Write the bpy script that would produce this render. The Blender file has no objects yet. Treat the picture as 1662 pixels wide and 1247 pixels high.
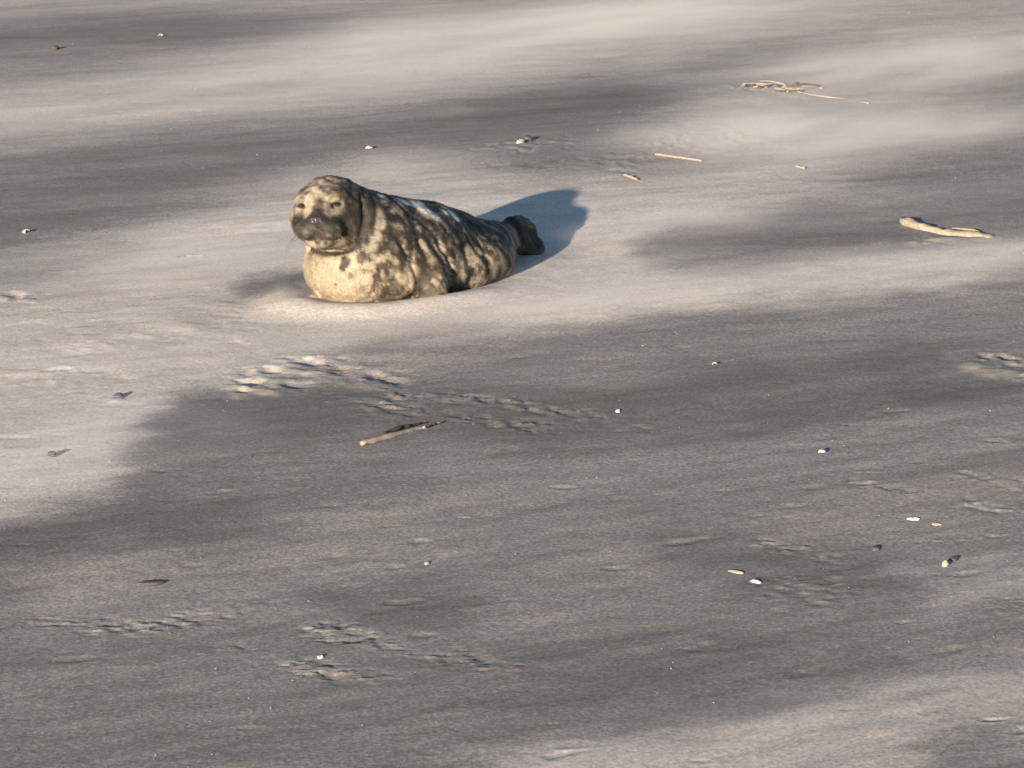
import bpy, bmesh, math, random
import numpy as np
from mathutils import Vector, Matrix
from mathutils.bvhtree import BVHTree

random.seed(7)
rng = np.random.default_rng(7)
scene = bpy.context.scene
C = scene.collection

# ------------------------------------------------------------------ camera
CAM_H, PITCH, HFOV = 1.6, 13.6, 20.4
PW, PH = 1662.0, 1247.0
F = PW / 2 / math.tan(math.radians(HFOV / 2))
cam_data = bpy.data.cameras.new("camera")
cam = bpy.data.objects.new("camera", cam_data)
C.objects.link(cam)
cam.location = (0, 0, CAM_H)
cam.rotation_euler = (math.radians(90 - PITCH), 0, 0)
cam_data.sensor_fit = 'HORIZONTAL'
cam_data.angle = math.radians(HFOV)
cam_data.clip_start = 0.05
cam_data.clip_end = 5000
scene.camera = cam

# ------------------------------------------------------------------ sky, sun, exposure
SUN_EL, SUN_AZ = 10.1, 21.5          # azimuth: the light travels towards +Y, turned 21.5 deg to +X
ld = Vector((math.sin(math.radians(SUN_AZ)) * math.cos(math.radians(SUN_EL)),
             math.cos(math.radians(SUN_AZ)) * math.cos(math.radians(SUN_EL)),
             -math.sin(math.radians(SUN_EL))))
world = bpy.data.worlds.new("World")
scene.world = world
world.use_nodes = True
wn = world.node_tree
bg = wn.nodes["Background"]
sky = wn.nodes.new("ShaderNodeTexSky")
sky.sky_type = 'NISHITA'
sky.sun_disc = False
sky.sun_elevation = math.radians(SUN_EL)
sky.sun_rotation = math.radians(180 + SUN_AZ)
sky.dust_density = 0.3
sky.ozone_density = 2.0
wn.links.new(sky.outputs[0], bg.inputs[0])
bg.inputs[1].default_value = 0.061
sun_data = bpy.data.lights.new("sun", 'SUN')
sun_data.energy = 5.0
sun_data.angle = math.radians(0.6)
sun_data.color = (1.0, 0.84, 0.655)
sun = bpy.data.objects.new("sun", sun_data)
C.objects.link(sun)
sun.location = (-3, -6, 4)
sun.rotation_euler = ld.to_track_quat('-Z', 'Y').to_euler()
scene.view_settings.view_transform = 'Standard'
scene.view_settings.look = 'None'
scene.view_settings.gamma = 1
scene.view_settings.use_curve_mapping = False
scene.view_settings.exposure = 1.47

# ------------------------------------------------------------------ numeric helpers
def smooth(e0, e1, x):
    t = np.clip((x - e0) / (e1 - e0), 0, 1)
    return t * t * (3 - 2 * t)

def _hash(ix, iy, iz, seed):
    h = (ix.astype(np.int64) * 374761393 + iy.astype(np.int64) * 668265263
         + iz.astype(np.int64) * 2147483647 + seed * 974711)
    h = (h ^ (h >> 13)) * 1274126177
    h = h ^ (h >> 16)
    return (h & 0xFFFF).astype(np.float32) / 65535.0

def vnoise(x, y, z=None, seed=0):
    """value noise, 0..1"""
    x = np.asarray(x, np.float32); y = np.asarray(y, np.float32)
    z = np.zeros_like(x) if z is None else np.asarray(z, np.float32)
    ix, iy, iz = np.floor(x), np.floor(y), np.floor(z)
    fx, fy, fz = x - ix, y - iy, z - iz
    fx = fx * fx * (3 - 2 * fx); fy = fy * fy * (3 - 2 * fy); fz = fz * fz * (3 - 2 * fz)
    r = 0
    for dx in (0, 1):
        for dy in (0, 1):
            for dz in (0, 1):
                w = (fx if dx else 1 - fx) * (fy if dy else 1 - fy) * (fz if dz else 1 - fz)
                r = r + w * _hash(ix + dx, iy + dy, iz + dz, seed)
    return r

def fbm(x, y, z=None, seed=0, octaves=4, gain=0.5):
    s, a, t = 0, 1.0, 0.0
    for o in range(octaves):
        k = 2.03 ** o
        s = s + a * vnoise(np.asarray(x) * k + 17.3 * o, np.asarray(y) * k + 5.1 * o,
                           None if z is None else np.asarray(z) * k + 3.7 * o, seed + o)
        t += a; a *= gain
    return s / t

PC, PS = math.cos(math.radians(PITCH)), math.sin(math.radians(PITCH))
def to_px(x, y, z=0.0):
    """world point -> photograph pixel"""
    x = np.asarray(x, float); y = np.asarray(y, float); z = np.asarray(z, float) - CAM_H
    depth = y * PC - z * PS
    up = y * PS + z * PC
    depth = np.where(np.abs(depth) < 0.05, 0.05, depth)
    return PW / 2 + F * x / depth, PH / 2 - F * up / depth

def ray(px, py):
    a = (px - PW / 2) / F; b = -(py - PH / 2) / F
    return np.array([a, PC + b * PS, -PS + b * PC])

def ground_at(px, py, z=0.0):
    d = ray(px, py)
    t = (z - CAM_H) / d[2]
    return d[0] * t, d[1] * t

def at_depth(px, py, Y):
    d = ray(px, py); t = Y / d[1]
    return np.array([d[0] * t, Y, CAM_H + d[2] * t])

def poly_sdf(px, py, pts):
    """signed distance (negative inside) of points to a polygon, in pixels"""
    pts = np.array(pts, np.float32)
    d = np.full(px.shape, 1e9, np.float32); inside = np.zeros(px.shape, bool)
    n = len(pts)
    for i in range(n):
        ax, ay = pts[i]; bx, by = pts[(i + 1) % n]
        ex, ey = bx - ax, by - ay
        t = np.clip(((px - ax) * ex + (py - ay) * ey) / (ex * ex + ey * ey + 1e-9), 0, 1)
        d = np.minimum(d, np.hypot(px - ax - t * ex, py - ay - t * ey))
        c = ((ay > py) != (by > py)) & (px < (bx - ax) * (py - ay) / (by - ay + 1e-9) + ax)
        inside ^= c
    return np.where(inside, -d, d)

def mesh_from(name, verts, faces, smooth_shade=True):
    me = bpy.data.meshes.new(name)
    verts = np.asarray(verts, np.float32); faces = np.asarray(faces, np.int32)
    k = faces.shape[1]
    me.vertices.add(len(verts)); me.vertices.foreach_set("co", verts.ravel())
    me.loops.add(faces.size); me.loops.foreach_set("vertex_index", faces.ravel())
    me.polygons.add(len(faces))
    me.polygons.foreach_set("loop_start", np.arange(len(faces), dtype=np.int32) * k)
    me.polygons.foreach_set("loop_total", np.full(len(faces), k, np.int32))
    me.update(calc_edges=True)
    if smooth_shade:
        me.polygons.foreach_set("use_smooth", np.ones(len(faces), bool))
    return me

def add_attr(me, name, vals):
    a = me.attributes.new(name, 'FLOAT', 'POINT')
    a.data.foreach_set("value", np.asarray(vals, np.float32).ravel())

def add_color(me, name, cols):
    a = me.attributes.new(name, 'FLOAT_COLOR', 'POINT')
    c = np.ones((len(cols), 4), np.float32); c[:, :3] = cols
    a.data.foreach_set("color", c.ravel())

def link(name, me, mat, parent=None, **props):
    o = bpy.data.objects.new(name, me)
    if mat is not None:
        me.materials.append(mat)
    C.objects.link(o)
    if parent is not None:
        o.parent = parent
    for k, v in props.items():
        o[k] = v
    return o

# ------------------------------------------------------------------ materials
def new_mat(name):
    m = bpy.data.materials.new(name); m.use_nodes = True
    nt = m.node_tree
    return m, nt, nt.nodes["Principled BSDF"]

def nd(nt, t, **kw):
    n = nt.nodes.new(t)
    for k, v in kw.items():
        if k.startswith('i_'):
            n.inputs[k[2:].replace('_', ' ')].default_value = v
        else:
            setattr(n, k, v)
    return n

def mathn(nt, op, a, b=None, clamp=False):
    n = nt.nodes.new("ShaderNodeMath"); n.operation = op; n.use_clamp = clamp
    for i, v in enumerate((a, b)):
        if v is None: continue
        if isinstance(v, (int, float)): n.inputs[i].default_value = v
        else: nt.links.new(v, n.inputs[i])
    return n.outputs[0]

WIND = math.radians(35)              # the wind blows along this direction over the beach

def sand_material():
    m, nt, bs = new_mat("beach_sand")
    L = nt.links
    co = nd(nt, "ShaderNodeTexCoord")
    att = nd(nt, "ShaderNodeAttribute", attribute_name="dry")  # dry sand plus the blowing-sand veil painted into the ground tone
    att2 = nd(nt, "ShaderNodeAttribute", attribute_name="crumb")
    mp = nd(nt, "ShaderNodeMapping"); mp.inputs["Rotation"].default_value = (0, 0, -WIND)
    L.new(co.outputs["Object"], mp.inputs["Vector"])
    mp2 = nd(nt, "ShaderNodeMapping"); mp2.inputs["Scale"].default_value = (0.8, 1.0, 1.0)
    L.new(mp.outputs[0], mp2.inputs["Vector"])
    grain = nd(nt, "ShaderNodeTexNoise"); grain.inputs["Scale"].default_value = 125; grain.inputs["Detail"].default_value = 6; grain.inputs["Roughness"].default_value = 0.85
    L.new(co.outputs["Object"], grain.inputs["Vector"])
    mid = nd(nt, "ShaderNodeTexNoise"); mid.inputs["Scale"].default_value = 30; mid.inputs["Detail"].default_value = 5; mid.inputs["Roughness"].default_value = 0.65
    L.new(mp2.outputs[0], mid.inputs["Vector"])
    streak = nd(nt, "ShaderNodeTexNoise"); streak.inputs["Scale"].default_value = 7; streak.inputs["Detail"].default_value = 4
    mp3 = nd(nt, "ShaderNodeMapping"); mp3.inputs["Scale"].default_value = (0.16, 1.0, 1.0)
    L.new(mp.outputs[0], mp3.inputs["Vector"]); L.new(mp3.outputs[0], streak.inputs["Vector"])
    # paleness = drift map + wind streaks + grains
    d = mathn(nt, 'ADD', att.outputs["Fac"], mathn(nt, 'MULTIPLY', mathn(nt, 'SUBTRACT', grain.outputs["Fac"], 0.5), 1.8))
    d = mathn(nt, 'ADD', d, mathn(nt, 'MULTIPLY', mathn(nt, 'SUBTRACT', mid.outputs["Fac"], 0.5), 0.16))
    d = mathn(nt, 'ADD', d, mathn(nt, 'MULTIPLY', mathn(nt, 'SUBTRACT', streak.outputs["Fac"], 0.5), 0.12))
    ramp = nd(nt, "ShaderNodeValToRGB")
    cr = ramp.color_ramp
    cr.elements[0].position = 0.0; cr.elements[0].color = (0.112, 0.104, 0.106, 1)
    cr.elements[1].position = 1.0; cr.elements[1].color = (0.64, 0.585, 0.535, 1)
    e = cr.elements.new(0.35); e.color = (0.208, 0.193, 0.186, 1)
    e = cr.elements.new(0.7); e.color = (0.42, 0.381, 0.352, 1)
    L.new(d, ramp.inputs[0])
    # warm crumbs of trodden sand
    warm = nd(nt, "ShaderNodeMix", data_type='RGBA')
    L.new(mathn(nt, 'MULTIPLY', att2.outputs["Fac"], 0.8, True), warm.inputs[0])
    L.new(ramp.outputs[0], warm.inputs[6]); warm.inputs[7].default_value = (0.46, 0.41, 0.335, 1)
    L.new(warm.outputs[2], bs.inputs["Base Color"])
    bs.inputs["Roughness"].default_value = 0.92
    bs.inputs["Specular IOR Level"].default_value = 0.15
    # fine relief
    h = mathn(nt, 'ADD', mathn(nt, 'MULTIPLY', grain.outputs["Fac"], 0.35), mathn(nt, 'MULTIPLY', mid.outputs["Fac"], 0.65))
    bump = nd(nt, "ShaderNodeBump"); bump.inputs["Strength"].default_value = 0.35; bump.inputs["Distance"].default_value = 0.006
    L.new(h, bump.inputs["Height"]); L.new(bump.outputs[0], bs.inputs["Normal"])
    return m

def coat_material(name, bump_on=True):
    m, nt, bs = new_mat(name)
    L = nt.links
    att = nd(nt, "ShaderNodeAttribute", attribute_name="coat")
    co = nd(nt, "ShaderNodeTexCoord")
    n = nd(nt, "ShaderNodeTexNoise"); n.inputs["Scale"].default_value = 150; n.inputs["Detail"].default_value = 4; n.inputs["Roughness"].default_value = 0.7
    L.new(co.outputs["Object"], n.inputs["Vector"])
    v = mathn(nt, 'ADD', mathn(nt, 'MULTIPLY', n.outputs["Fac"], 1.2), 0.40)
    mx = nd(nt, "ShaderNodeVectorMath"); mx.operation = 'SCALE'
    L.new(att.outputs["Color"], mx.inputs[0]); L.new(v, mx.inputs["Scale"])
    L.new(mx.outputs[0], bs.inputs["Base Color"])
    bs.inputs["Roughness"].default_value = 0.55
    bs.inputs["Specular IOR Level"].default_value = 0.18
    if bump_on:
        b = nd(nt, "ShaderNodeBump"); b.inputs["Strength"].default_value = 0.4; b.inputs["Distance"].default_value = 0.003
        L.new(n.outputs["Fac"], b.inputs["Height"]); L.new(b.outputs[0], bs.inputs["Normal"])
    return m

def simple_mat(name, col, rough=0.6, spec=0.3, var=0.25, scale=60, stretch=(1, 1, 1)):
    m, nt, bs = new_mat(name)
    L = nt.links
    co = nd(nt, "ShaderNodeTexCoord")
    mp = nd(nt, "ShaderNodeMapping"); mp.inputs["Scale"].default_value = stretch
    L.new(co.outputs["Object"], mp.inputs["Vector"])
    n = nd(nt, "ShaderNodeTexNoise"); n.inputs["Scale"].default_value = scale; n.inputs["Detail"].default_value = 4
    L.new(mp.outputs[0], n.inputs["Vector"])
    r = nd(nt, "ShaderNodeValToRGB")
    r.color_ramp.elements[0].position = 0.3; r.color_ramp.elements[1].position = 0.7
    r.color_ramp.elements[0].color = (*[c * (1 - var) for c in col], 1)
    r.color_ramp.elements[1].color = (*[min(1, c * (1 + var)) for c in col], 1)
    L.new(n.outputs["Fac"], r.inputs[0]); L.new(r.outputs[0], bs.inputs["Base Color"])
    bs.inputs["Roughness"].default_value = rough
    bs.inputs["Specular IOR Level"].default_value = spec
    b = nd(nt, "ShaderNodeBump"); b.inputs["Strength"].default_value = 0.4; b.inputs["Distance"].default_value = 0.002
    L.new(n.outputs["Fac"], b.inputs["Height"]); L.new(b.outputs[0], bs.inputs["Normal"])
    return m

M_sand = sand_material()
M_coat = coat_material("seal_coat")
M_fur = coat_material("seal_fur", False)
M_eye = simple_mat("wet_eye", (0.012, 0.01, 0.009), 0.12, 0.6, 0.1)
M_nose = simple_mat("wet_nose", (0.026, 0.024, 0.023), 0.42, 0.4, 0.3, 200)
M_whisker = simple_mat("whisker", (0.10, 0.085, 0.06), 0.5)
M_wood = simple_mat("bleached_wood", (0.24, 0.205, 0.155), 0.85, 0.15, 0.35, 40, (1, 6, 6))
M_reed = simple_mat("dry_reed", (0.23, 0.205, 0.17), 0.75, 0.2, 0.35, 60, (1, 5, 5))
M_bark = simple_mat("dark_bark", (0.055, 0.038, 0.03), 0.85, 0.2, 0.4, 90, (1, 4, 4))
M_white = simple_mat("white_shell", (0.45, 0.435, 0.41), 0.4, 0.4, 0.12, 150)
M_cream = simple_mat("cream_shell", (0.34, 0.30, 0.22), 0.4, 0.4, 0.15, 150)
M_dark = simple_mat("dark_stone", (0.05, 0.05, 0.06), 0.6, 0.4, 0.3, 150)
M_mussel = simple_mat("mussel_shell", (0.045, 0.045, 0.055), 0.6, 0.25, 0.35, 120)
M_weed = simple_mat("brown_weed", (0.06, 0.04, 0.028), 0.7, 0.3, 0.4, 120)

# ------------------------------------------------------------------ beach: relief and drift map
def line_marks(path, n, spread, seed):
    """marks scattered along a path of photo pixels, returned in ground metres"""
    r = np.random.default_rng(seed)
    path = np.array(path, float)
    seg = np.hypot(*(path[1:] - path[:-1]).T); cum = np.r_[0, np.cumsum(seg)]
    t = np.sort(r.random(n)) * cum[-1]
    px = np.interp(t, cum, path[:, 0]) + r.normal(0, spread[0], n)
    py = np.interp(t, cum, path[:, 1]) + r.normal(0, spread[1], n)
    return [ground_at(a, b) for a, b in zip(px, py)]

PITS, LUMPS = [], []                 # (x, y, half length, half width, angle, depth)
r0 = np.random.default_rng(3)
def pit(g, l, w, d, a=None): PITS.append((g[0], g[1], l, w, r0.normal(0.1, 0.35) if a is None else a, d))
def lump(g, l, w, h, a=None, crumb=0.0): LUMPS.append((g[0], g[1], l, w, r0.normal(0.2, 0.4) if a is None else a, h, crumb))
# trodden crust
for (px, py, l, w, h, c) in [(384, 628, .028, .03, .014, .9), (430, 634, .045, .025, .010, .8), (474, 602, .03, .03, .011, .85),
                             (508, 604, .034, .035, .012, .9), (452, 616, .05, .03, .006, .3), (545, 612, .06, .04, .006, .25),
                             (600, 622, .07, .04, .006, .2), (20, 492, .035, .04, .014, .5), (1580, 588, .035, .05, .014, .55),
                             (1620, 598, .05, .05, .010, .4), (1655, 602, .04, .05, .012, .4), (1540, 390, .07, .05, .012, .35), (1600, 386, .05, .05, .012, .3), (1485, 396, .03, .03, .012, .5),
                             (190, 648, .018, .02, .008, .5), (310, 535, .05, .05, .008, .3), (165, 562, .07, .05, .008, .25),
                             (15, 605, .06, .03, .008, .4), (440, 505, .09, .05, .008, .3), (370, 500, .05, .05, .008, .3)]:
    lump(ground_at(px, py), l, w, h, crumb=c)
for (px, py, l, w, d) in [(405, 618, .03, .025, .012), (440, 600, .03, .03, .01), (500, 586, .035, .04, .014), (478, 622, .03, .03, .01),
                          (556, 596, .03, .03, .01), (610, 604, .03, .04, .009), (394, 633, .012, .02, .01), (640, 612, .03, .03, .008),
                          (1600, 572, .02, .03, .012), (1632, 573, .02, .03, .012), (25, 482, .03, .03, .012)]:
    pit(ground_at(px, py), l, w, d)
# trails: bands of broken sand along paths (photo pixels), half width px, cell size m, relief m, crumb
TRAILS = [
    ([(545, 650), (700, 668), (830, 680), (925, 694)], 9, .030, .016, .10),
    ([(640, 640), (800, 648), (900, 660), (1045, 682)], 9, .028, .015, .12),
    ([(370, 626), (450, 606), (540, 598), (640, 612)], 20, .045, .014, .25),
    ([(80, 1008), (230, 1012), (370, 985)], 14, .026, .012, .25),
    ([(380, 1050), (520, 1080), (660, 1104)], 12, .030, .015, .16),
    ([(530, 1015), (660, 1040), (815, 1072)], 15, .024, .015, .22),
    ([(1390, 782), (1480, 792), (1560, 810), (1700, 834)], 8, .030, .013, .18),
    ([(1370, 756), (1500, 760), (1700, 790)], 9, .026, .009, .08),
    ([(1250, 874), (1310, 886), (1385, 918)], 11, .026, .013, .25),
    ([(1490, 878), (1560, 866), (1620, 862)], 6, .026, .010, .08),
    ([(1270, 955), (1450, 975), (1680, 1005)], 30, .030, .007, .10),
    ([(760, 830), (830, 838)], 8, .026, .010, .10),
    ([(800, 256), (900, 250), (1010, 258), (1140, 232), (1220, 232)], 18, .060, .022, .12),
    ([(1195, 138), (1300, 150)], 9, .050, .020, .15),
    ([(1560, 585), (1680, 600)], 17, .050, .016, .35),
    ([(0, 488), (45, 490)], 8, .045, .018, .30),
    ([(1440, 384), (1520, 396)], 9, .040, .014, .25),
    ([(120, 560), (330, 535), (420, 545)], 22, .060, .007, .18),
    ([(0, 605), (200, 610)], 16, .060, .006, .15),
]
# shallow loose marks, drawn out by the wind
for _ in range(120):
    px, py = r0.uniform(-150, 1800), 1300 * r0.random() ** 0.9 + 10
    s_ = r0.uniform(.006, .016)
    pit(ground_at(px, py), s_ * r0.uniform(1.5, 3), s_, r0.uniform(.0012, .004), r0.normal(.4, .2))

def relief(x, y):
    """height of the sand (metres) and the amount of crumbled crust"""
    c, s = math.cos(WIND), math.sin(WIND)
    u, v = x * c + y * s, -x * s + y * c
    h = 0.05 * (fbm(u * 0.35, v * 0.9, seed=1, octaves=3) - 0.5)
    h = h + 0.010 * (fbm(u * 1.6, v * 5.0, seed=5, octaves=3) - 0.5)
    h = h + 0.003 * (fbm(u * 9, v * 22, seed=9, octaves=3) - 0.5)
    # level place where the seal lies, with sand blown up round it
    dx, dy = x + 0.27, y - 7.86
    ca, sa = math.cos(math.radians(59)), math.sin(math.radians(59))
    a, b = dx * ca + dy * sa, -dx * sa + dy * ca
    q = np.sqrt((a / 0.62) ** 2 + (b / 0.34) ** 2)
    flat = smooth(1.7, 0.8, q)
    h = h * (1 - flat) + flat * (0.004 * (fbm(x * 14, y * 14, seed=4) - 0.5))
    h = h + (0.006 + 0.018 * smooth(.15, -.25, a)) * np.exp(-((q - 0.80) / 0.17) ** 2)
    crumb = np.zeros_like(h)
    tx, ty = to_px(x, np.maximum(y, 2.0), 0.0)
    wob = fbm(x * 9, y * 9, seed=15, octaves=3) - .5
    for ti_, (path, hw, cell, amp, cb) in enumerate(TRAILS):
        d = np.full(x.shape, 1e9)
        for (ax, ay), (bx, by) in zip(path[:-1], path[1:]):
            ex, ey = bx - ax, by - ay
            t = np.clip(((tx - ax) * ex + (ty - ay) * ey) / (ex * ex + ey * ey), 0, 1)
            d = np.minimum(d, np.hypot((tx - ax - t * ex) * .5, ty - ay - t * ey))
        d = d * (1 + 1.2 * wob)
        m = (d < hw * 1.7) & (y > 2)
        if not m.any(): continue
        w = smooth(hw * 1.6, hw * .5, d[m]) * smooth(.25, .55, fbm(x[m] * 7, y[m] * 4, seed=90 + ti_, octaves=2))
        n1 = fbm(x[m] / cell * 1.5, y[m] / cell * 1.1, seed=120 + ti_, octaves=4, gain=.6)
        n2 = fbm(x[m] / cell * 2 + 7, y[m] / cell * 1.4 + 3, seed=150 + ti_, octaves=3)
        v_ = -smooth(.50, .62, n1) + .7 * smooth(.56, .70, n2) * (n1 < .52)
        h[m] += amp * .19 * w * v_
        crumb[m] = np.maximum(crumb[m], np.clip(cb * 1.3 * w * smooth(.50, .68, n2), 0, 1))
    for (gx, gy, l, w, ang, d) in PITS:
        R = 3.2 * max(l, w)
        m = (np.abs(x - gx) < R) & (np.abs(y - gy) < R)
        if not m.any(): continue
        X, Y = x[m] - gx, y[m] - gy
        ca, sa = math.cos(ang), math.sin(ang)
        q = np.sqrt(((X * ca + Y * sa) / l) ** 2 + ((-X * sa + Y * ca) / w) ** 2)
        q = q * (0.5 + 1.0 * fbm(x[m] * 45, y[m] * 45, seed=33, octaves=2))
        h[m] += .6 * d * (-np.exp(-q ** 3 * 0.9) + 0.2 * np.exp(-((q - 1.5) / 0.5) ** 2))
    for (gx, gy, l, w, ang, d, cb) in LUMPS:
        R = 2.4 * max(l, w)
        m = (np.abs(x - gx) < R) & (np.abs(y - gy) < R)
        if not m.any(): continue
        X, Y = x[m] - gx, y[m] - gy
        ca, sa = math.cos(ang), math.sin(ang)
        q = ((X * ca + Y * sa) / l) ** 2 + ((-X * sa + Y * ca) / w) ** 2
        q = q * (0.6 + 0.9 * fbm(x[m] * 60, y[m] * 60, seed=31, octaves=2))
        h[m] += d * .36 * np.exp(-q ** 1.5)
        crumb[m] = np.maximum(crumb[m], cb * np.exp(-q ** 2))
    h = h + crumb * .007 * (fbm(x * 70, y * 60, seed=37, octaves=3, gain=.7) - .5)
    return h, crumb

def ground_z(x, y):
    return float(relief(np.array([x], np.float32), np.array([y], np.float32))[0][0])

# dry sand and the painted-in veil of blowing sand (1) over damp grey sand (0); outlines in photo pixels, laid on the ground
DRIFT = [
    # (tone, softness px, polygon)
    (.50, 60, [(-900, -200), (2600, -200), (2600, 420), (1000, 520), (500, 620), (-900, 600)]),
    (.62, 14, [(-900, 30), (0, 16), (300, 8), (700, -10), (700, -60), (-900, -60)]),
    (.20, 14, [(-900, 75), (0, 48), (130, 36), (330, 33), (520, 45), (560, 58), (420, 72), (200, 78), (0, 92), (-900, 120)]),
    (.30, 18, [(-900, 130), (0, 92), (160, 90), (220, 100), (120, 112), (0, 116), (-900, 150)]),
    (.68, 40, [(-900, 200), (0, 140), (320, 120), (560, 92), (820, 45), (960, 15), (1200, -30), (1800, -60), (2600, -60), (2600, -20), (1662, 30), (1400, 60), (1180, 90), (960, 130), (700, 165), (420, 205), (0, 232), (-900, 270)]),
    (.78, 40, [(600, 108), (820, 66), (1000, 28), (1180, 5), (1200, 30), (1050, 75), (860, 115), (650, 140)]),
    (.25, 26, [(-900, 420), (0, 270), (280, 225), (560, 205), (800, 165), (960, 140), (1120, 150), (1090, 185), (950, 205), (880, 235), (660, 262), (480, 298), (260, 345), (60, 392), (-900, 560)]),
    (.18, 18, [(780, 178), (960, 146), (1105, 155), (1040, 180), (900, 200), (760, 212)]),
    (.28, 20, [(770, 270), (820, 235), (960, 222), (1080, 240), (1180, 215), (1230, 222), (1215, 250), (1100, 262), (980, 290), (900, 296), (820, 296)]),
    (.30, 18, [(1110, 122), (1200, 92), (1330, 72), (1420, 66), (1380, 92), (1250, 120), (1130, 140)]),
    (.42, 18, [(1420, 110), (1662, 62), (2600, -10), (2600, 20), (1662, 92), (1450, 130)]),
    (.42, 14, [(1350, 212), (1480, 190), (1700, 168), (1700, 182), (1500, 208), (1370, 224)]),
    (.32, 14, [(1370, 292), (1480, 270), (1662, 245), (2600, 150), (2600, 175), (1662, 268), (1480, 290), (1390, 302)]),
    (.78, 60, [(1130, 200), (1250, 165), (1420, 150), (1520, 160), (1400, 230), (1330, 290), (1220, 300), (1140, 280), (1230, 235)]),
    # the pale sheet the seal lies on
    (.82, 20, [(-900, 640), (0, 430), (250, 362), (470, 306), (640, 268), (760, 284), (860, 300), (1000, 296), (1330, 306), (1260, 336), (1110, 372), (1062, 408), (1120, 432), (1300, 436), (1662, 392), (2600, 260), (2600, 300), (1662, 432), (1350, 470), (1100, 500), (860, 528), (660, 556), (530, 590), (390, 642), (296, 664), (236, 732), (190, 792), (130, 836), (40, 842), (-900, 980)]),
    (.48, 26, [(-900, 560), (0, 448), (200, 405), (280, 420), (150, 455), (0, 476), (-900, 640)]),
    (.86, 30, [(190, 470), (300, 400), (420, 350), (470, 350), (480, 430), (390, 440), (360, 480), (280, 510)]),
    (.26, 10, [(392, 472), (410, 456), (450, 446), (500, 450), (520, 478), (480, 488), (425, 484)]),
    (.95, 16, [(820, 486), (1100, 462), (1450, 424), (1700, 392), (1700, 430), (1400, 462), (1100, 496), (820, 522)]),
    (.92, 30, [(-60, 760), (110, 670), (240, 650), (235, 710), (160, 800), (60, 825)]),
    # damp tongue with the driftwood
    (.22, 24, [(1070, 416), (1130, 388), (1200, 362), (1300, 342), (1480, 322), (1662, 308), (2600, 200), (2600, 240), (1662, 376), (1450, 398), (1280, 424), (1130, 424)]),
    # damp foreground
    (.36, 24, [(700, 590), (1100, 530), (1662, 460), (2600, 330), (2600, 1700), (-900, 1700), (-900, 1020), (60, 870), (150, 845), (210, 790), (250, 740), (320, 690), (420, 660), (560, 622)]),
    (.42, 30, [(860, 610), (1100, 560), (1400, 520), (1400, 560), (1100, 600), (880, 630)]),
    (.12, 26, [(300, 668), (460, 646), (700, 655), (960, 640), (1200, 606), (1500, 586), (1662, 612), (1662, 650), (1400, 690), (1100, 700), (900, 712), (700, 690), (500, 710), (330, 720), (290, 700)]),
    (.50, 40, [(720, 760), (1000, 726), (1300, 716), (1662, 690), (1662, 740), (1350, 750), (1000, 760), (760, 790)]),
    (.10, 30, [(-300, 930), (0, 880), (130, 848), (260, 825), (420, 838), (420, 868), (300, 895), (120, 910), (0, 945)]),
    (.45, 36, [(60, 960), (200, 930), (380, 950), (330, 990), (100, 1010)]),
    (.46, 40, [(420, 905), (700, 880), (780, 910), (600, 950), (440, 950)]),
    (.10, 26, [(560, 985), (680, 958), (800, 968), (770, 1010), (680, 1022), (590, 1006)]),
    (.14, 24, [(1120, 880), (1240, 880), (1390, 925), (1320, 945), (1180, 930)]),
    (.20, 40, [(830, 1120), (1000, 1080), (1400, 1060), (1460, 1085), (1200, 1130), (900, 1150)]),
    (.62, 24, [(1470, 930), (1560, 915), (1662, 905), (1900, 880), (1900, 960), (1662, 975), (1540, 975)]),
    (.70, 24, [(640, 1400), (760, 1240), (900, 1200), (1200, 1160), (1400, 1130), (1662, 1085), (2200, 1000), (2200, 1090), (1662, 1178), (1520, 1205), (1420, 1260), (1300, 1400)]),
]
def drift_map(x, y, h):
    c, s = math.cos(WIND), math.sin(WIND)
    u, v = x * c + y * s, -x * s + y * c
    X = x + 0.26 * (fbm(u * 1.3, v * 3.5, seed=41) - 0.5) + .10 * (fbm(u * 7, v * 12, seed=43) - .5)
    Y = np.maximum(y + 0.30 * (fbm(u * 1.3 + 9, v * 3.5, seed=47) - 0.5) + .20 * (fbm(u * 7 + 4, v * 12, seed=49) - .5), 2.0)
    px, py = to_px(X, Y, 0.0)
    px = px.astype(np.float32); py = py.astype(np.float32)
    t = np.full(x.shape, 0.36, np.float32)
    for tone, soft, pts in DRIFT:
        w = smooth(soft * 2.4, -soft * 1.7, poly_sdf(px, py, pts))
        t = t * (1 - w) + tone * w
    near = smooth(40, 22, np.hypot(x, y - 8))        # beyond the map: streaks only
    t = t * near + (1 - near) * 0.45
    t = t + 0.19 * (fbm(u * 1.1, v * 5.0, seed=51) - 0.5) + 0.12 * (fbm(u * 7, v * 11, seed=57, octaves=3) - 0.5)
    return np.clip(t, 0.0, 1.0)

def axis(dense, grow, limit):
    out = list(dense); st = out[-1] - out[-2]
    while out[-1] < limit:
        st *= grow; out.append(out[-1] + st)
    return out
xr = axis(list(np.arange(0, 1.7, 0.0085)) + list(np.arange(1.7, 3.3, 0.02)), 1.16, 900)
xs = np.array([-a for a in xr[:0:-1]] + xr, np.float32)
ys = [3.6]
while ys[-1] < 18: ys.append(ys[-1] + max(0.8 * ys[-1] ** 2 / 4550, 0.004))
ys = axis(ys, 1.13, 1500)
yb = [3.6]; st = 0.02
while yb[-1] > -300: st *= 1.2; yb.append(yb[-1] - st)
ys = np.array(yb[:0:-1] + ys, np.float32)
GX, GY = np.meshgrid(xs, ys)
gx, gy = GX.ravel(), GY.ravel()
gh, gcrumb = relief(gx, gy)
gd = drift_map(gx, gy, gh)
nx, ny = len(xs), len(ys)
idx = np.arange(nx * ny).reshape(ny, nx)
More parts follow.
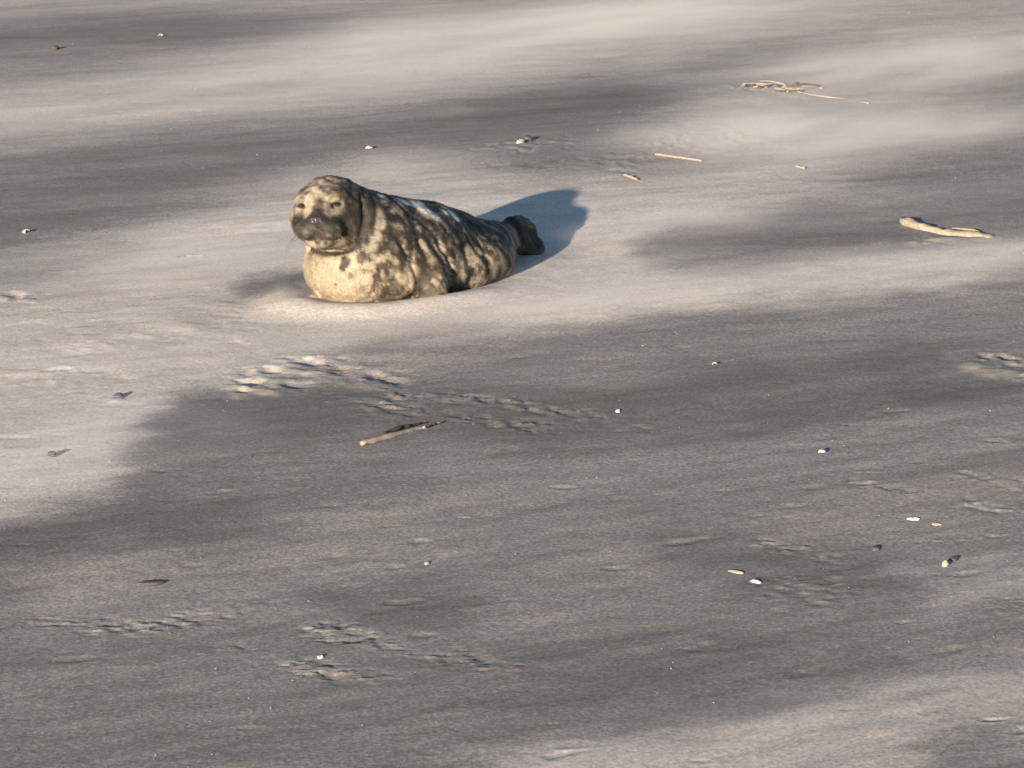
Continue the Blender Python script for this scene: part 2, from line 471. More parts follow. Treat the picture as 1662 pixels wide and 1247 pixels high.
quads = np.stack([idx[:-1, :-1], idx[:-1, 1:], idx[1:, 1:], idx[1:, :-1]], -1).reshape(-1, 4)
me = mesh_from("beach", np.stack([gx, gy, gh], 1), quads)
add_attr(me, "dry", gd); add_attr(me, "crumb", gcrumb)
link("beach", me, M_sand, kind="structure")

# ------------------------------------------------------------------ seal
H = 0.0042
O0 = np.array([-0.72, 7.36, -0.03], np.float32); O1 = np.array([0.22, 8.50, 0.42], np.float32)
N = np.ceil((O1 - O0) / H).astype(int)
FIELD = np.full(tuple(N), 1.0, np.float32)
ax_ = [O0[i] + H * np.arange(N[i], dtype=np.float32) for i in range(3)]

def apply(bb0, bb1, fn, k, mode='add'):
    lo = np.clip(np.floor((np.array(bb0) - O0) / H).astype(int), 0, N); hi = np.clip(np.ceil((np.array(bb1) - O0) / H).astype(int), 0, N)
    sl = tuple(slice(a, b) for a, b in zip(lo, hi))
    P = np.meshgrid(*[ax_[i][sl[i]] for i in range(3)], indexing='ij')
    d = fn(*P); f = FIELD[sl]
    if mode == 'add':
        if k <= 0: FIELD[sl] = np.minimum(f, d)
        else:
            h = np.clip(0.5 + 0.5 * (f - d) / k, 0, 1)
            FIELD[sl] = f * (1 - h) + d * h - k * h * (1 - h)
    else:
        h = np.clip(0.5 - 0.5 * (f + d) / k, 0, 1)
        FIELD[sl] = f * (1 - h) - d * h + k * h * (1 - h)

def cone(a, b, ra, rb, k=0.03, mode='add', zs=1.0):
    """tapered capsule; zs > 1 flattens it vertically"""
    a = np.array(a, np.float32); b = np.array(b, np.float32)
    R = max(ra, rb) + 2.0 * k + 0.02
    def fn(X, Y, Z):
        ab = b - a; w = np.array([1, 1, zs], np.float32)
        abw = ab * w; L2 = float((abw ** 2).sum()) + 1e-9
        pa = [(X - a[0]) * w[0], (Y - a[1]) * w[1], (Z - a[2]) * w[2]]
        t = np.clip((pa[0] * abw[0] + pa[1] * abw[1] + pa[2] * abw[2]) / L2, 0, 1)
        return np.sqrt((pa[0] - t * abw[0]) ** 2 + (pa[1] - t * abw[1]) ** 2 + (pa[2] - t * abw[2]) ** 2) - (ra + (rb - ra) * t)
    apply(np.minimum(a, b) - R, np.maximum(a, b) + R, fn, k, mode)

def ellip(c, axes, radii, k=0.03, mode='add'):
    c = np.array(c, np.float32); A = np.array([np.array(v) / np.linalg.norm(v) for v in axes], np.float32); r = np.array(radii, np.float32)
    R = r.max() + 2.0 * k + 0.02
    def fn(X, Y, Z):
        p = [X - c[0], Y - c[1], Z - c[2]]
        q = [(A[i][0] * p[0] + A[i][1] * p[1] + A[i][2] * p[2]) for i in range(3)]
        k0 = np.sqrt(sum((q[i] / r[i]) ** 2 for i in range(3)))
        k1 = np.sqrt(sum((q[i] / r[i] ** 2) ** 2 for i in range(3))) + 1e-6
        return k0 * (k0 - 1.0) / k1
    apply(c - R, c + R, fn, k, mode)

# trunk: (x, y, half width, top height)
SP = [(-.400, 7.655, .166, .250), (-.350, 7.735, .180, .252), (-.280, 7.835, .176, .226), (-.200, 7.93, .156, .186),
      (-.130, 8.015, .120, .150), (-.085, 8.075, .086, .126), (-.055, 8.115, .060, .110)]
ZS = 1.22
def sp(i):
    x, y, w, t = SP[i]
    return (x, y, t - w / ZS), w
for i in range(len(SP) - 1):
    (a, ra), (b, rb) = sp(i), sp(i + 1)
    cone(a, b, ra, rb, 0.03, zs=ZS)
# belly spreading on the sand
ellip((-.375, 7.67, .055), [(.86, -.5, 0), (.5, .86, 0), (0, 0, 1)], (.185, .19, .10), .05)
ellip((-.235, 7.835, .045), [(.86, -.5, 0), (.5, .86, 0), (0, 0, 1)], (.186, .23, .085), .05)
ellip((-.145, 7.90, .045), [(.86, -.5, 0), (.5, .86, 0), (0, 0, 1)], (.14, .19, .075), .05)
ellip((-.262, 7.735, .115), [(.86, -.5, 0), (.5, .86, 0), (0, 0, 1)], (.105, .16, .10), .05)   # shoulder
# neck and throat
cone((-.405, 7.65, .17), (-.475, 7.585, .25), .125, .085, .05)
cone((-.435, 7.60, .14), (-.485, 7.55, .215), .115, .075, .05)
# head frame: f forward (towards the camera, a little left and down), r to the picture right, u up
fh = np.array([-.09, -1, -.07]); fh /= np.linalg.norm(fh)
rh = np.cross(fh, [0, 0, 1]); rh /= np.linalg.norm(rh)
rh = rh + np.array([0, 0, -.05]); rh /= np.linalg.norm(rh)
rh = -rh if rh[0] < 0 else rh
uh = np.cross(rh, fh); uh = uh if uh[2] > 0 else -uh
HC = at_depth(527, 337, 7.575)
def hp(r, u, f): return HC + rh * r + uh * u + fh * f
HA = [rh, uh, fh]
ellip(HC, HA, (.080, .078, .098), .03)                      # cranium
ellip(hp(0, -.006, .05), HA, (.074, .062, .066), .03)       # face
ellip(hp(0, -.008, .088), HA, (.040, .038, .060), .025)     # bridge of the muzzle
ellip(hp(-.030, -.030, .116), HA, (.036, .030, .036), .014) # whisker pads
ellip(hp(.030, -.030, .116), HA, (.036, .030, .036), .014)
ellip(hp(0, -.004, .134), HA, (.022, .017, .020), .012)     # nose tip
ellip(hp(0, -.064, .084), HA, (.044, .026, .052), .014)     # lower jaw
ellip(hp(-.045, -.03, .045), HA, (.036, .042, .045), .03)   # cheeks
ellip(hp(.045, -.03, .045), HA, (.036, .042, .045), .03)
ellip(hp(-.044, .044, .060), HA, (.022, .010, .020), .018)  # brows
ellip(hp(.044, .044, .060), HA, (.024, .012, .020), .018)
EYES = [hp(-.049, .027, .079), hp(.049, .027, .079)]
for e in EYES:
    ellip(e + fh * .012, HA, (.014, .007, .018), .010, 'sub')
    ellip(e - uh * .012 + fh * .000, HA, (.016, .006, .012), .008)   # lower lid
cone(hp(-.030, -.058, .128), hp(0, -.050, .150), .004, .004, .006, 'sub')   # mouth
cone(hp(.030, -.058, .128), hp(0, -.050, .150), .004, .004, .006, 'sub')
cone(hp(-.045, -.060, .095), hp(-.030, -.058, .128), .004, .004, .006, 'sub')
cone(hp(.045, -.060, .095), hp(.030, -.058, .128), .004, .004, .006, 'sub')
for s in (-1, 1):
    cone(hp(s * .074, -.004, .0), hp(s * .086, -.002, -.004), .004, .003, .006, 'sub')  # ear hole
# near fore flipper standing against the flank
cone((-.275, 7.655, .150), (-.222, 7.590, .055), .058, .046, .022)
cone((-.222, 7.590, .055), (-.205, 7.562, .016), .044, .034, .018)
for a in np.linspace(-1, 1, 5):
    cone((-.213 + .018 * a, 7.578 + .008 * a, .022), (-.203 + .030 * a, 7.545 + .015 * a, .006), .013, .008, .010)
# far fore flipper, its tip peeping out on the left
for a in np.linspace(-1, 1, 5):
    cone((-.50, 7.60, .02), (-.548 + .006 * a, 7.552 + .018 * a, .008), .018, .006, .008)
# tail and hind flippers held together, trailing behind
ank = np.array([-.034, 8.15, .064])
cone((-.055, 8.115, .060), ank, .056, .044, .02)
def hind(tips, base, k):
    base = np.array(base)
    for (px, py, Y, r) in tips:
        p = at_depth(px, py, Y)
        midp = base * .5 + p * .5 + np.array([0, 0, .004])
        cone(base, midp, .024, .018, k); cone(midp, p, .018, r, .014)
hind([(872, 412, 8.22, .013), (878, 404, 8.24, .012), (876, 394, 8.26, .011), (869, 385, 8.27, .009)], ank + np.array([.006, .01, -.016]), .014)
hind([(866, 376, 8.26, .009), (864, 366, 8.26, .010), (856, 356, 8.27, .010), (845, 353, 8.26, .010)], ank + np.array([-.004, .01, .016]), .014)
cone(ank, at_depth(856, 372, 8.25), .034, .016, .02)
cone(ank, at_depth(852, 398, 8.22), .036, .020, .02)
# skin folds: throat, behind the flipper, nape
def crease(pts, r, k):
    for a, b in zip(pts[:-1], pts[1:]): cone(a, b, r, r, k, 'sub')

def surface_nets(Fd):
    s = Fd < 0
    corners = [(i, j, k) for i in (0, 1) for j in (0, 1) for k in (0, 1)]
    sh = tuple(n - 1 for n in Fd.shape)
    cnt = sum(s[i:i + sh[0], j:j + sh[1], k:k + sh[2]].astype(np.int8) for i, j, k in corners)
    cells = np.argwhere((cnt > 0) & (cnt < 8))
    vid = np.full(sh, -1, np.int64); vid[tuple(cells.T)] = np.arange(len(cells))
    acc = np.zeros((len(cells), 3), np.float64); num = np.zeros(len(cells))
    for a in corners:
        for axn in range(3):
            if a[axn] == 1: continue
            b = list(a); b[axn] = 1
            fa = Fd[tuple((cells + a).T)]; fb = Fd[tuple((cells + b).T)]
            m = (fa < 0) != (fb < 0)
            t = np.where(m, fa / np.where(m, fa - fb, 1), 0)
            p = np.tile(np.array(a, float), (len(cells), 1)); p[:, axn] += t
            acc[m] += p[m]; num[m] += 1
    V = cells + acc / num[:, None]
    faces = []
    for axn in range(3):
        o = [0, 0, 0]; o[axn] = 1
        A = s[tuple(slice(0, n - o[i]) for i, n in enumerate(s.shape))]
        B = s[tuple(slice(o[i], n) for i, n in enumerate(s.shape))]
        e = np.argwhere(A != B)
        u, v = (axn + 1) % 3, (axn + 2) % 3
        ok = (e[:, u] > 0) & (e[:, v] > 0) & (e[:, u] < sh[u]) & (e[:, v] < sh[v]) & (e[:, axn] < sh[axn])
        e = e[ok]
        du = np.zeros(3, int); du[u] = 1; dv = np.zeros(3, int); dv[v] = 1
        q = np.stack([vid[tuple((e - du - dv).T)], vid[tuple((e - dv).T)], vid[tuple(e.T)], vid[tuple((e - du).T)]], 1)
        flip = ~A[tuple(e.T)]
        q[flip] = q[flip][:, ::-1]
        faces.append(q)
    return V, np.concatenate(faces)

def hit(px, py):
    d = Vector(ray(px, py)); d.normalize()
    loc, nor, i, dist = BVH.ray_cast(Vector((0, 0, CAM_H)), d)
    return None if loc is None else np.array(loc)

def build():
    f = FIELD.copy()
    Z = ax_[2][None, None, :]
    f = np.maximum(f, -(Z + 0.012))             # the belly rests on (just in) the sand
    V, Q = surface_nets(f)
    return O0 + V.astype(np.float32) * H, Q

V, Q = build()
BVH = BVHTree.FromPolygons(V.tolist(), Q.tolist())
folds = [([(497, 402), (508, 407), (522, 411), (540, 413), (556, 410), (568, 402)], .013),
         ([(716, 400), (726, 420), (732, 445), (729, 470), (722, 488)], .009),
         ([(604, 318), (612, 345), (606, 380)], .003), ([(585, 318), (592, 350), (585, 385), (574, 398)], .007)]
for pts, r in folds:
    p = [hit(*q) for q in pts]; p = [q for q in p if q is not None]
    if len(p) > 1: crease(p, r, .007)
p = hit(536, 411)
ellip(p - fh * .004, HA, (.046, .006, .030), .005, 'sub')            # deep fold under the chin
V, Q = build()
BVH = BVHTree.FromPolygons(V.tolist(), Q.tolist())

def smooth_mesh(V, Q, it):
    e = np.concatenate([Q[:, [0, 1]], Q[:, [1, 2]], Q[:, [2, 3]], Q[:, [3, 0]]])
    e = np.concatenate([e, e[:, ::-1]])
    deg = np.bincount(e[:, 0], minlength=len(V))[:, None]
    for _ in range(it):
        s = np.stack([np.bincount(e[:, 0], V[e[:, 1], i], len(V)) for i in range(3)], 1)
        V = V * .4 + .6 * s / deg
    return V.astype(np.float32)
V = smooth_mesh(V, Q, 3)
def vnormals(V, Q):
    n = np.cross(V[Q[:, 2]] - V[Q[:, 0]], V[Q[:, 3]] - V[Q[:, 1]])
    s = np.stack([sum(np.bincount(Q[:, j], n[:, i], len(V)) for j in range(4)) for i in range(3)], 1)
    return (s / (np.linalg.norm(s, axis=1, keepdims=True) + 1e-12)).astype(np.float32)
NRM = vnormals(V, Q)
# spine coordinates: t along the body, for coat and hair direction
axd = np.array([.5, .86, 0.0]); lat = np.array([.86, -.5, 0.0])
tb = (V - np.array([-.40, 7.655, 0])) @ axd
lb = (V - np.array([-.40, 7.655, 0])) @ lat
# loose skin: shallow folds and lumps
headw = smooth(.20, .10, np.linalg.norm(V - HC, axis=1))
wr = fbm(tb * 22, V[:, 2] * 9, lb * 9, seed=61, octaves=3) - 0.5
V = V + NRM * (0.014 * wr * (1 - headw) - 0.005 * (1 - headw) * np.clip(1 - np.abs(fbm(tb * 11 + .8 * V[:, 2], V[:, 2] * 3.0, lb * 3.5, seed=68, octaves=2) - .5) * 14, 0, 1) + 0.010 * headw * (fbm(V[:, 0] * 45, V[:, 1] * 45, V[:, 2] * 70, seed=66, octaves=2) - .5) * smooth(-.01, .03, (V - HC) @ uh) + 0.0035 * (fbm(V[:, 0] * 60, V[:, 1] * 60, V[:, 2] * 60, seed=63, octaves=2) - .5) * (1 - .5 * headw))[:, None]
V[:, 2] = np.maximum(V[:, 2], -0.012)
NRM = vnormals(V, Q)
BVH = BVHTree.FromPolygons(V.tolist(), Q.tolist())

# ---- coat colours
DARK = np.array([.030, .025, .020]); BROWN = np.array([.080, .065, .047]); TAN = np.array([.165, .136, .098])
CREAM = np.array([.29, .235, .172]); PALE = np.array([.78, .72, .62])
x, y, z = V.T
pat = fbm(tb * 25, z * 17, lb * 17, seed=71, octaves=4, gain=.6)
pat2 = fbm(tb * 58, z * 38, lb * 42, seed=75, octaves=4, gain=.7)
m = np.clip(0.37 + 2.8 * (pat - 0.5) + 4.6 * (pat2 - 0.5), 0, 1)
# darker over the back, paler low on the flank
backness = smooth(.02, .22, z + .05 * (pat - .5))
lvl = m - 0.27 * backness + 0.06
# cream chest
chest_c = np.array([-.46, 7.50, .05])
chest = smooth(.19, .09, np.sqrt(((x + .525) / 1.05) ** 2 + ((z - .07) / .95) ** 2 + ((y - 7.54) / 1.6) ** 2) + .10 * (pat - .5) + .05 * (pat2 - .5))
def blot(px, py, r, amt, soft=.6, sx=1.0, wild=1.0):
    """patch of coat centred where the photo shows it"""
    p = hit(px, py)
    if p is None: return
    d = V - p
    dd = np.sqrt((d[:, 0] / sx) ** 2 + d[:, 1] ** 2 + d[:, 2] ** 2)
    dd = dd + wild * r * (1.6 * (pat2 - .5) + 1.2 * (pat - .5))
    w = smooth(r, r * (1 - soft), dd)
    global lvl
    lvl = lvl * (1 - w) + w * (amt + 1.6 * wild * (pat2 - .5))
# cream: neck streak, spots on the flank, base of the painted back sheen
for (px, py, r, a) in [(612, 345, .022, .95), (614, 362, .026, .98), (610, 384, .024, .95), (604, 402, .020, .85), (582, 404, .022, .85), (572, 424, .018, .8),
                       (668, 440, .028, .8), (655, 455, .026, .75), (705, 425, .022, .75), (752, 430, .026, .75), (745, 455, .030, .72),
                       (770, 420, .018, .75), (778, 448, .026, .62), (800, 420, .024, .6), (690, 345, .030, .9), (672, 330, .035, .9), (712, 355, .026, .85), (740, 350, .022, .85),
                       (650, 335, .026, .6), (760, 405, .016, .7), (785, 398, .014, .65), (730, 395, .018, .55), (640, 440, .020, .7), (640, 400, .020, .5)]:
    blot(px, py, r, a)
lvl = lvl * (1 - chest) + chest * (.95 + .5 * (pat2 - .5))
for (px, py, r, a) in [(590, 345, .032, .12), (580, 380, .032, .12), (630, 345, .020, .12), (645, 375, .035, .20), (665, 365, .028, .10), (700, 385, .036, .12),
                       (745, 378, .045, .08), (785, 375, .042, .08), (815, 375, .036, .12), (715, 370, .022, .12), (590, 420, .028, .25), (620, 430, .028, .28), (560, 425, .018, .3),
                       (700, 470, .040, .27), (700, 445, .030, .25), (690, 485, .034, .27), (735, 440, .012, .1), (730, 480, .016, .08), (825, 395, .03, .25), (640, 470, .020, .45), (575, 450, .014, .4),
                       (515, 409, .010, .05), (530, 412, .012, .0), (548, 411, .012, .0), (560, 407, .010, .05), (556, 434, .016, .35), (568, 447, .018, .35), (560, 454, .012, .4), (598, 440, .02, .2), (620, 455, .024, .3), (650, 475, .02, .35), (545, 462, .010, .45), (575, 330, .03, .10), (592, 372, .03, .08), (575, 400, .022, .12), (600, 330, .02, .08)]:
    blot(px, py, r, a)
# face, in the frame of the head
q = V - HC
fr, fu, ff = q @ rh, q @ uh, q @ fh
onhead = smooth(.17, .13, np.linalg.norm(q * 1.0, axis=1)) * smooth(-.05, .0, ff)
n3 = fbm(x * 55, y * 55, z * 55, seed=81, octaves=3) - .5
face = np.full(len(V), .58) + 1.5 * n3
for s in (-1, 1):                                  # pale ring round each eye
    de = np.hypot((fr - s * .048) / 1.0, (fu - .022) / 1.15)
    w = smooth(.036, .026, de + .01 * n3)
    face = face * (1 - w) + w * (.66 + .9 * n3)
    w = smooth(.010, .003, np.abs(de - .036) + .006 * n3) * .8
    face = face * (1 - w) + w * .95
    w = smooth(.016, .009, np.hypot(fr - s * .049, (fu - .027) * 2.2))
    face = face * (1 - w) + w * .18
wb = smooth(.022, .010, np.abs(fr) + .012 * n3) * smooth(-.04, -.02, fu) * smooth(.060, .035, fu)
face = face * (1 - wb) + wb * (.30 + .6 * n3)                  # dark bridge
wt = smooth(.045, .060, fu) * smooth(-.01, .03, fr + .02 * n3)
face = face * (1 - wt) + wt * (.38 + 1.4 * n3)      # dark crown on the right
wt = smooth(.042, .058, fu) * smooth(.03, -.02, fr)
face = face * (1 - wt) + wt * (.68 + 1.4 * n3)
wm = smooth(.068, .088, ff + .018 * n3) * smooth(.010, -.004, fu - .024 * smooth(.035, .0, np.abs(fr))) * smooth(-.066, -.052, fu)
face = face * (1 - wm) + wm * (.0 + .16 * n3)     # dark whisker pads
wc = smooth(-.054, -.070, fu) * smooth(.0, .05, ff)
face = face * (1 - wc) + wc * (.66 + 1.0 * n3)     # chin
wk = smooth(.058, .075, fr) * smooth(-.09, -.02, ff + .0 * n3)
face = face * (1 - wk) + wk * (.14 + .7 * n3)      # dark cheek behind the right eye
lvl = lvl * (1 - onhead) + onhead * face
for px in range(506, 572, 4):                       # dark band in the coat along the throat fold
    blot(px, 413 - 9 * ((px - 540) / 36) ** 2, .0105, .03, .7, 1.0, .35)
for (px, py, r, a) in [(514, 393, .009, .2), (528, 395, .009, .2), (590, 330, .024, .10), (582, 350, .022, .08), (580, 372, .022, .08), (574, 390, .020, .08)]:
    blot(px, py, r, a)
hind_w = smooth(8.155, 8.185, y)
lvl = lvl * (1 - hind_w) + hind_w * (.06 + .2 * (pat2 - .5))
lvl = np.clip(lvl, 0, 1)
lvl = np.where(onhead + hind_w > .5, lvl, lvl * (1 - .12 * (1 - chest)) + .06 * (1 - chest))
stops = np.array([0, .12, .32, .55, .78, 1.0]); cols = np.array([DARK * .8, DARK * 1.2, BROWN * .75, TAN * .75, CREAM * .8, CREAM])
COAT = np.stack([np.interp(lvl, stops, cols[:, i]) for i in range(3)], 1)
WB = np.zeros(len(V))
for (px, py, r) in [(655, 326, .034), (672, 331, .036), (688, 340, .030), (703, 350, .022), (735, 350, .026), (722, 344, .016), (618, 318, .014)]:
    p = hit(px, py)
    if p is not None:
        WB = np.maximum(WB, smooth(r, r * .4, np.linalg.norm(V - p, axis=1) + r * 1.6 * (pat2 - .5)))
greyer = (smooth(.10, .24, z) * (1 - onhead * .5))[:, None]          # back fur is greyer than the belly
grey = COAT.mean(1, keepdims=True) * np.array([1.03, 1.0, .95])
COAT = COAT * (1 - .45 * greyer) + .45 * greyer * grey
COAT = COAT * (1 - WB[:, None]) + WB[:, None] * np.array([.50, .48, .46])            # sky reflection of the wet back, painted into the coat
low = (smooth(.035, .0, z) * (.3 + .6 * pat2))[:, None]              # sand clinging along the belly line
COAT = COAT * (1 - .5 * low) + .5 * low * np.array([.25, .215, .17])

seal = bpy.data.objects.new("seal", None)
C.objects.link(seal)
BASE = np.array([-.30, 7.80, 0.0], np.float32)
seal.location = BASE.tolist()
seal.empty_display_size = 0.2
seal["label"] = "mottled grey and cream young seal lying on the pale sand, head raised"
seal["category"] = "seal"
me = mesh_from("seal_body", V - BASE, Q)
add_color(me, "coat", COAT)
link("body", me, M_coat, seal)

# ---- short fur
tri = np.concatenate([Q[:, [0, 1, 2]], Q[:, [0, 2, 3]]])
ar = np.linalg.norm(np.cross(V[tri[:, 1]] - V[tri[:, 0]], V[tri[:, 2]] - V[tri[:, 0]]), axis=1)
NF = 110000
ti = rng.choice(len(tri), NF, p=ar / ar.sum())
b = rng.random((NF, 2)); fl = b.sum(1) > 1; b[fl] = 1 - b[fl]
w3 = np.stack([1 - b.sum(1), b[:, 0], b[:, 1]], 1)
P = (V[tri[ti]] * w3[..., None]).sum(1); Nn = (NRM[tri[ti]] * w3[..., None]).sum(1); Cc = (COAT[tri[ti]] * w3[..., None]).sum(1)
keep = (P[:, 2] > .004) & (np.linalg.norm(P - EYES[0], axis=1) > .016) & (np.linalg.norm(P - EYES[1], axis=1) > .016) & (np.linalg.norm(P - hp(0, .0, .148), axis=1) > .020)
P, Nn, Cc = P[keep], Nn[keep], Cc[keep]
nf = len(P)
hd = np.tile(axd - np.array([0, 0, .45]), (nf, 1))
qh = P - HC
oh = (np.linalg.norm(qh, axis=1) < .15)[:, None]
hd = np.where(oh, qh - fh * .15, hd) + rng.normal(0, .30, (nf, 3))
hd = hd - Nn * (hd * Nn).sum(1, keepdims=True); hd /= np.linalg.norm(hd, axis=1, keepdims=True) + 1e-9
ln = rng.uniform(.005, .010, (nf, 1)) * np.where(oh, .6, 1.0) * np.where(P[:, 1:2] > 8.17, .5, 1.0)
tip = P + (hd * .88 + Nn * rng.uniform(.15, .5, (nf, 1))) * ln
sd = np.cross(hd, Nn) * rng.uniform(.0005, .0009, (nf, 1))
fv = np.stack([P - sd - Nn * .001, P + sd - Nn * .001, tip], 1).reshape(-1, 3)
me = mesh_from("seal_fur", fv - BASE, np.arange(nf * 3).reshape(-1, 3))
fc = np.repeat(np.clip(Cc * rng.uniform(.55, 1.45, (nf, 1)), 0, .9), 3, 0)
add_color(me, "coat", fc)
nn3 = np.repeat(Nn / np.linalg.norm(Nn, axis=1, keepdims=True), 3, 0)
me.normals_split_custom_set_from_vertices(nn3.tolist())
link("fur", me, M_fur, seal, kind="stuff")

# ---- eyes, nose, whiskers
def uv_ball(c, axes, radii, nu=24, nv=14, warp=None):
    vs, fs = [], []
    for j in range(nv + 1):
        th = math.pi * j / nv
        for i in range(nu):
            ph = 2 * math.pi * i / nu
            p = np.array([math.sin(th) * math.cos(ph), math.cos(th), math.sin(th) * math.sin(ph)])
            if warp: p = warp(p)
            vs.append(np.array(c) + sum(np.array(axes[k]) * radii[k] * p[k] for k in range(3)))
    for j in range(nv):
        for i in range(nu):
            fs.append((j * nu + i, j * nu + (i + 1) % nu, (j + 1) * nu + (i + 1) % nu, (j + 1) * nu + i))
    return np.array(vs), np.array(fs)
for e in EYES:
    vs, fs = uv_ball(e - fh * .0025, HA, (.0090, .0045, .009))
    link("eye", mesh_from("seal_eye", vs - BASE, fs[:, ::-1]), M_eye, seal)
def nose_warp(p):
    p = p.copy(); p[0] *= 1.0 + .25 * p[1]
    for s in (-1, 1):
        g = math.exp(-(((p[0] - s * .42) / .22) ** 2 + ((p[1] - .1) / .35) ** 2))
        if p[2] > 0: p[2] -= .45 * g
    return p
vs, fs = uv_ball(hp(0, .000, .143), HA, (.019, .0125, .013), 32, 18, nose_warp)
link("nose", mesh_from("seal_nose", vs - BASE, fs[:, ::-1]), M_nose, seal, label="wet black nose with two nostrils")

def tube(path, radii, seg=8, cap=True):
    """tube along a path, returns verts and quads"""
    path = np.array(path, float); n = len(path)
    vs, fs = [], []
    up = np.array([0, 0, 1.0])
    for i in range(n):
        t = path[min(i + 1, n - 1)] - path[max(i - 1, 0)]; t /= np.linalg.norm(t) + 1e-9
        a = np.cross(t, up); a = a / np.linalg.norm(a) if np.linalg.norm(a) > 1e-4 else np.array([1.0, 0, 0]); b = np.cross(a, t)
        r = radii[i]; r = (r, r) if np.isscalar(r) else r
        for k in range(seg):
            c = 2 * math.pi * k / seg
            vs.append(path[i] + a * r[0] * math.cos(c) + b * r[1] * math.sin(c))
    for i in range(n - 1):
        for k in range(seg):
            fs.append((i * seg + k, i * seg + (k + 1) % seg, (i + 1) * seg + (k + 1) % seg, (i + 1) * seg + k))
    if cap:
        for base, ring in ((0, 0), (n - 1, n - 1)):
            vs.append(path[base]); ci = len(vs) - 1
            for k in range(0, seg, 1):
                a, bb = ring * seg + k, ring * seg + (k + 1) % seg
                fs.append((ci, bb, a, a) if base == 0 else (ci, a, bb, bb))
    return np.array(vs), fs

def pydata(name, vs, fs, mat, parent=None, smooth_shade=True, **props):
    me = bpy.data.meshes.new(name)
    ff_ = []
    for f in fs:
        g = []
        for v in f:
            if v not in g: g.append(int(v))
        if len(g) > 2: ff_.append(g)
    me.from_pydata([tuple(map(float, v)) for v in vs], [], ff_)
    me.validate(); me.update()
    bm = bmesh.new(); bm.from_mesh(me); bmesh.ops.recalc_face_normals(bm, faces=bm.faces[:]); bm.to_mesh(me); bm.free()
    for p in me.polygons: p.use_smooth = smooth_shade
    return link(name, me, mat, parent, **props)

wv, wf = [], []
for s in (-1, 1):
    for k in range(9):
        a = hp(s * rng.uniform(.030, .050), rng.uniform(-.046, -.020), rng.uniform(.126, .140))
        dirv = rh * s * rng.uniform(.7, 1.0) - uh * rng.uniform(.2, .75) + fh * rng.uniform(.1, .45)
        dirv /= np.linalg.norm(dirv); L_ = rng.uniform(.035, .065)
        path = [a + dirv * L_ * t - uh * .018 * t * t for t in np.linspace(-.15, 1, 6)]
        vs, fs = tube(path, [.0006 * (1 - .8 * t) for t in np.linspace(0, 1, 6)], 4)
        wf += [tuple(i + sum(len(q_) for q_ in wv) for i in f) for f in fs]; wv.append(vs)
pydata("whiskers", np.concatenate(wv) - BASE, wf, M_whisker, seal, kind="stuff")

# ------------------------------------------------------------------ things lying on the sand
def thing_props(label, cat, group=None):
    d = {"label": label, "category": cat}
    if group: d["group"] = group
    return d

def place(o, px, py, sink=0.0, rz=0.0):
    gx_, gy_ = ground_at(px, py)
    o.location = (gx_, gy_, ground_z(gx_, gy_) - sink)
    o.rotation_euler = (o.rotation_euler[0], o.rotation_euler[1], rz)
    return o

def blob_verts(l, w, h, seed, rough=.5, n=14, flatk=1.0):
    r = np.random.default_rng(seed)
    off = r.random(3) * 50
    def wp(p):
        q = 1 + rough * (float(fbm(np.array([p[0] * 1.6 + off[0]]), np.array([p[1] * 1.6 + off[1]]), np.array([p[2] * 1.6 + off[2]]), seed=seed, octaves=3)[0]) - .5) * 2
        return p * q
    vs, fs = uv_ball((0, 0, 0), [(1, 0, 0), (0, 0, 1), (0, 1, 0)], (l, h, w), n + 4, n, wp)
    return vs, fs

def pebble(name, px, py, l, w, h, mat, label, cat, seed, sink=.25, rz=0, group=None):
    vs, fs = blob_verts(l, w, h, seed)
    vs[:, 2] += h * (1 - 2 * sink)
    o = pydata(name, vs, fs, mat, **thing_props(label, cat, group))
    return place(o, px, py, 0, rz)

def shell(name, px, py, size, mat, label, seed, rz=0.0, tilt=0.3, group=None, elong=.8):
    """a cupped, ribbed half of a bivalve"""
    r = np.random.default_rng(seed)
    nr, na = 9, 33
    vs, fs = [], []
    th = .0018
    for side in (1, 0):
        for i in range(nr):
            t = i / (nr - 1)
            for k in range(na):
                a = (k / (na - 1) - .5) * math.radians(230)
                rad = size * t * (1 - .16 * (abs(a) / 2) ** 2)
                rib = 1 + .035 * math.sin(k * math.pi) + .05 * t * math.cos(a * 9)
                X, Y = rad * math.cos(a) * elong * rib, rad * math.sin(a) * .62 * rib
                Zd = size * .34 * (1 - t ** 2) * (1 + .1 * math.cos(a * 9) * t) + size * .06 * math.sin(t * 18)
                vs.append((X - size * .3, Y, Zd - (0 if side else th)))
    n1 = nr * na
    for s_ in (0, 1):
        for i in range(nr - 1):
            for k in range(na - 1):
                a, b_ = s_ * n1 + i * na + k, s_ * n1 + i * na + k + 1
                c, d = a + na, b_ + na
                fs.append((a, c, d, b_) if s_ == 0 else (a, b_, d, c))
    for k in range(na - 1):
        a = (nr - 1) * na + k
        fs.append((a, a + n1, a + n1 + 1, a + 1))
    for i in range(nr - 1):
        a = i * na; b_ = a + na
        fs.append((a, a + n1, b_ + n1, b_)); a = i * na + na - 1; b_ = a + na
        fs.append((a, b_, b_ + n1, a + n1))
    vs = np.array(vs)
    ct, st = math.cos(tilt), math.sin(tilt)
    vs = np.stack([vs[:, 0], vs[:, 1] * ct - vs[:, 2] * st, vs[:, 1] * st + vs[:, 2] * ct], 1)
    vs[:, 2] -= vs[:, 2].min() + .22 * (vs[:, 2].max() - vs[:, 2].min())
    o = pydata(name, vs, fs, mat, **thing_props(label, "shell", group))
    return place(o, px, py, 0, rz)

